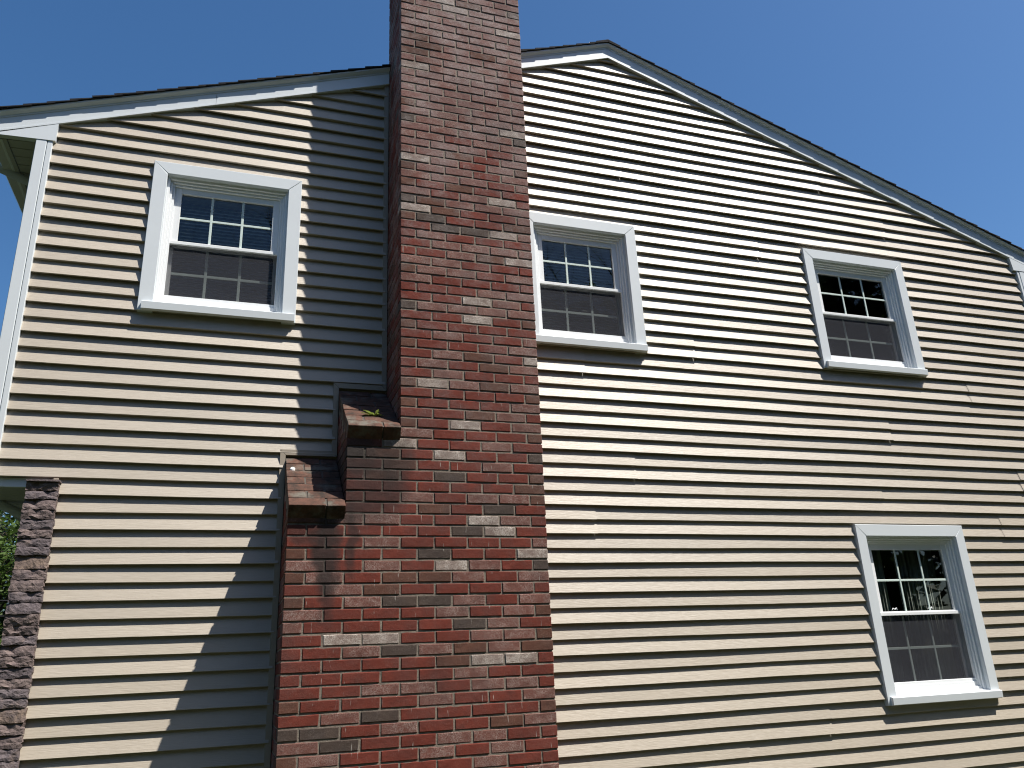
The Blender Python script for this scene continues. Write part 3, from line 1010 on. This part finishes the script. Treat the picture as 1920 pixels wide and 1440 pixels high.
# weed growing on the upper shoulder
wr = random.Random(4)
wp = on_slab(703, 779, SH[0])
weed = bpy.data.objects.new('weed_plant', None); col.objects.link(weed)
weed.location = wp + Vector((0, 0, -.006))
tag(weed, 'small green weed sprouting from the upper brick shoulder of the chimney', 'weed')
for k in range(13):
    az = R(wr.uniform(150, 390)) if k > 2 else R(175 + k * 14)
    el = R(wr.uniform(25, 70)) if k > 2 else R(14 + 8 * k)
    ln = wr.uniform(.045, .075) if k > 2 else .10
    d0 = Vector((math.cos(az) * math.cos(el), math.sin(az) * math.cos(el), math.sin(el)))
    sd = d0.cross(Vector((0, 0, 1))).normalized()
    m = MB()
    prev = None
    for j in range(6):
        t = j / 5
        p = d0 * (ln * t) + Vector((0, 0, -.025 * t * t))
        wd = (.002 + .007 * math.sin(math.pi * min(1, t * 1.02)) * (1 + .5 * (j % 2))) if j < 5 else .0005
        cur = (p - sd * wd + Vector((0, 0, .003)), p, p + sd * wd + Vector((0, 0, .003)))
        if prev:
            m.face([prev[0], prev[1], cur[1], cur[0]]); m.face([prev[1], prev[2], cur[2], cur[1]])
        prev = cur
    m.build('leaf', M['weed'], weed)
# bird dropping and a fallen leaf
def splat(px, py, sh, rx, ry, name, mat, lab, cat):
    c = on_slab(px, py, sh)
    s = (sh[3] - sh[2]) / LIPY
    m = MB(); pts = []
    for k in range(11):
        a = 2 * math.pi * k / 11
        q = wr.uniform(.75, 1.2)
        dx, dy_ = math.cos(a) * rx * q, math.sin(a) * ry * q
        pts.append(Vector((dx, dy_, s * dy_ + .008)))
    cpt = Vector((0, 0, .012))
    for k in range(11):
        m.face([cpt, pts[k], pts[(k + 1) % 11]], 0, True)
        a, b_ = pts[k], pts[(k + 1) % 11]
        m.face([a, a - Vector((0, 0, .014)), b_ - Vector((0, 0, .014)), b_])
    o = m.build(name, M[mat], loc=c, label=lab, cat=cat)
splat(549, 880, SH[1], .015, .012, 'bird_dropping', 'dropping', 'white bird dropping on the lower brick shoulder', 'dropping')

# ---------------------------------------------------------------- trees and cables
def tree(name, base, height, spread, crown_c, crown_r, nleaf, leaf, seed, lab, bare=False, group=None):
    q = random.Random(seed)
    root = bpy.data.objects.new(name, None); col.objects.link(root)
    root.location = base
    tag(root, lab, 'tree', group)
    m = MB()
    tips = []
    def limb(p, d, ln, r, lvl):
        pts = [p.copy()]; rad = [r]
        n = 5
        for i in range(n):
            d = (d + Vector((q.uniform(-.22, .22), q.uniform(-.22, .22), q.uniform(-.05, .16)))).normalized()
            p = p + d * ln / n
            pts.append(p.copy()); rad.append(r * (1 - .62 * (i + 1) / n))
            if lvl < (4 if bare else 3) and i >= (2 if lvl == 0 else 1):
                for _ in range(2 if lvl else 3):
                    a = q.uniform(0, 6.28)
                    dd = (d * .75 + Vector((math.cos(a), math.sin(a), q.uniform(-.05, .5))) * spread).normalized()
                    limb(p.copy(), dd, ln * q.uniform(.42, .62), rad[-1] * .62, lvl + 1)
        tips.extend(pts[-3:])
        m.tube(pts, rad, 7 if lvl < 2 else 4)
    limb(Vector((0, 0, -.1)), Vector((0, 0, 1)), height * .72, height * (.011 if bare else .021), 0)
    m.build('trunk', M['bark'], root)
    if nleaf:
        c = MB()
        clumps = []
        for _ in range(160):
            while True:
                v = Vector((q.uniform(-1, 1), q.uniform(-1, 1), q.uniform(-1, 1)))
                if .35 < v.length < 1: break
            clumps.append((Vector(crown_c) + Vector((v.x * crown_r[0], v.y * crown_r[1], v.z * crown_r[2])), q.uniform(.25, .6) * max(1.0, crown_r[0] / 1.9)))
        for _ in range(nleaf):
            cc, cr = q.choice(clumps)
            p = cc + Vector((q.gauss(0, .5), q.gauss(0, .5), q.gauss(0, .4))) * cr
            a = Vector((q.uniform(-1, 1), q.uniform(-1, 1), q.uniform(-.4, .6))).normalized()
            b_ = a.cross(Vector((q.uniform(-1, 1), q.uniform(-1, 1), 1))).normalized()
            s = leaf * q.uniform(.6, 1.3)
            c.face([p - a * s, p + b_ * s * .5, p + a * s, p - b_ * s * .5])
        c.build('crown', M['leaf'], root)
    return root
tree('leafy_tree', (-5.6, 13.2, 0), 5.6, .8, (0, 0, 3.1), (2.3, 2.3, 2.5), 30000, .065, 2, 'leafy green tree behind the stone corner of the house', group='trees behind the house')
tree('leafy_tree', (-8.6, 19.0, 0), 6.6, .8, (0, 0, 3.4), (3.2, 2.4, 3.0), 24000, .09, 8, 'dark leafy tree showing through gaps in the one behind the stone corner', group='trees behind the house')
tree('bare_tree', (-2.9, -14.5, 0), 16.0, .75, (0, 0, 9), (2, 2, 2), 0, .05, 9, 'tall thin-branched tree mirrored in the upper window panes', bare=True)
for dz, lab in ((0, 'upper black cable crossing the foliage beside the stone corner'), (-.22, 'lower black cable crossing the foliage beside the stone corner')):
    a = on_y(0, 1138, 8.0) + Vector((0, 0, dz)); 
    m = MB()
    pts = []
    for j in range(25):
        t = j / 24
        pts.append((a.x - 14 + 16 * t, a.y + .6 * t, a.z + .9 * (1 - t) - .02 + .5 * ((t - .6) ** 2)))
    m.tube(pts, .009, 6)
    m.build('overhead_cable', M['cable'], label=lab, cat='cable', group='cables beside the house')

BELT = [(13.5, -11.5, 13.5, 'dense tall tree mirrored in the far upper window'), (18.0, -8.0, 12.5, 'dense broad tree mirrored in the ground floor window'),  # trees not mirrored in a window are unseen, added to cut sky light
        (8.5, -15.5, 12.0, 'unseen bushy tree added across the yard to cut sky light, facing the gable end'), (3.2, -17.5, 11.0, 'unseen rounded tree added across the yard to cut sky light, facing the chimney'),
        (-7.5, -15.5, 11.5, 'unseen wide tree added to cut sky light, beyond the thin branched one'), (-12.5, -12.0, 12.5, 'unseen tall tree added across the yard to cut sky light, facing the front corner'),
        (23.0, -3.0, 11.5, 'unseen tree added off the far end of the gable to cut sky light'),
        (-2.0, -21.0, 12.0, 'unseen furthest tree added to cut sky light, behind the thin branched one')]
for i, (x, y, h, lab) in enumerate(BELT):
    tree('offscreen_tree', (x, y, 0), h, .8, (0, 0, h * .52), (3.6, 3.6, h * .47), 15000, .30, 30 + i, lab, group='trees across the yard')
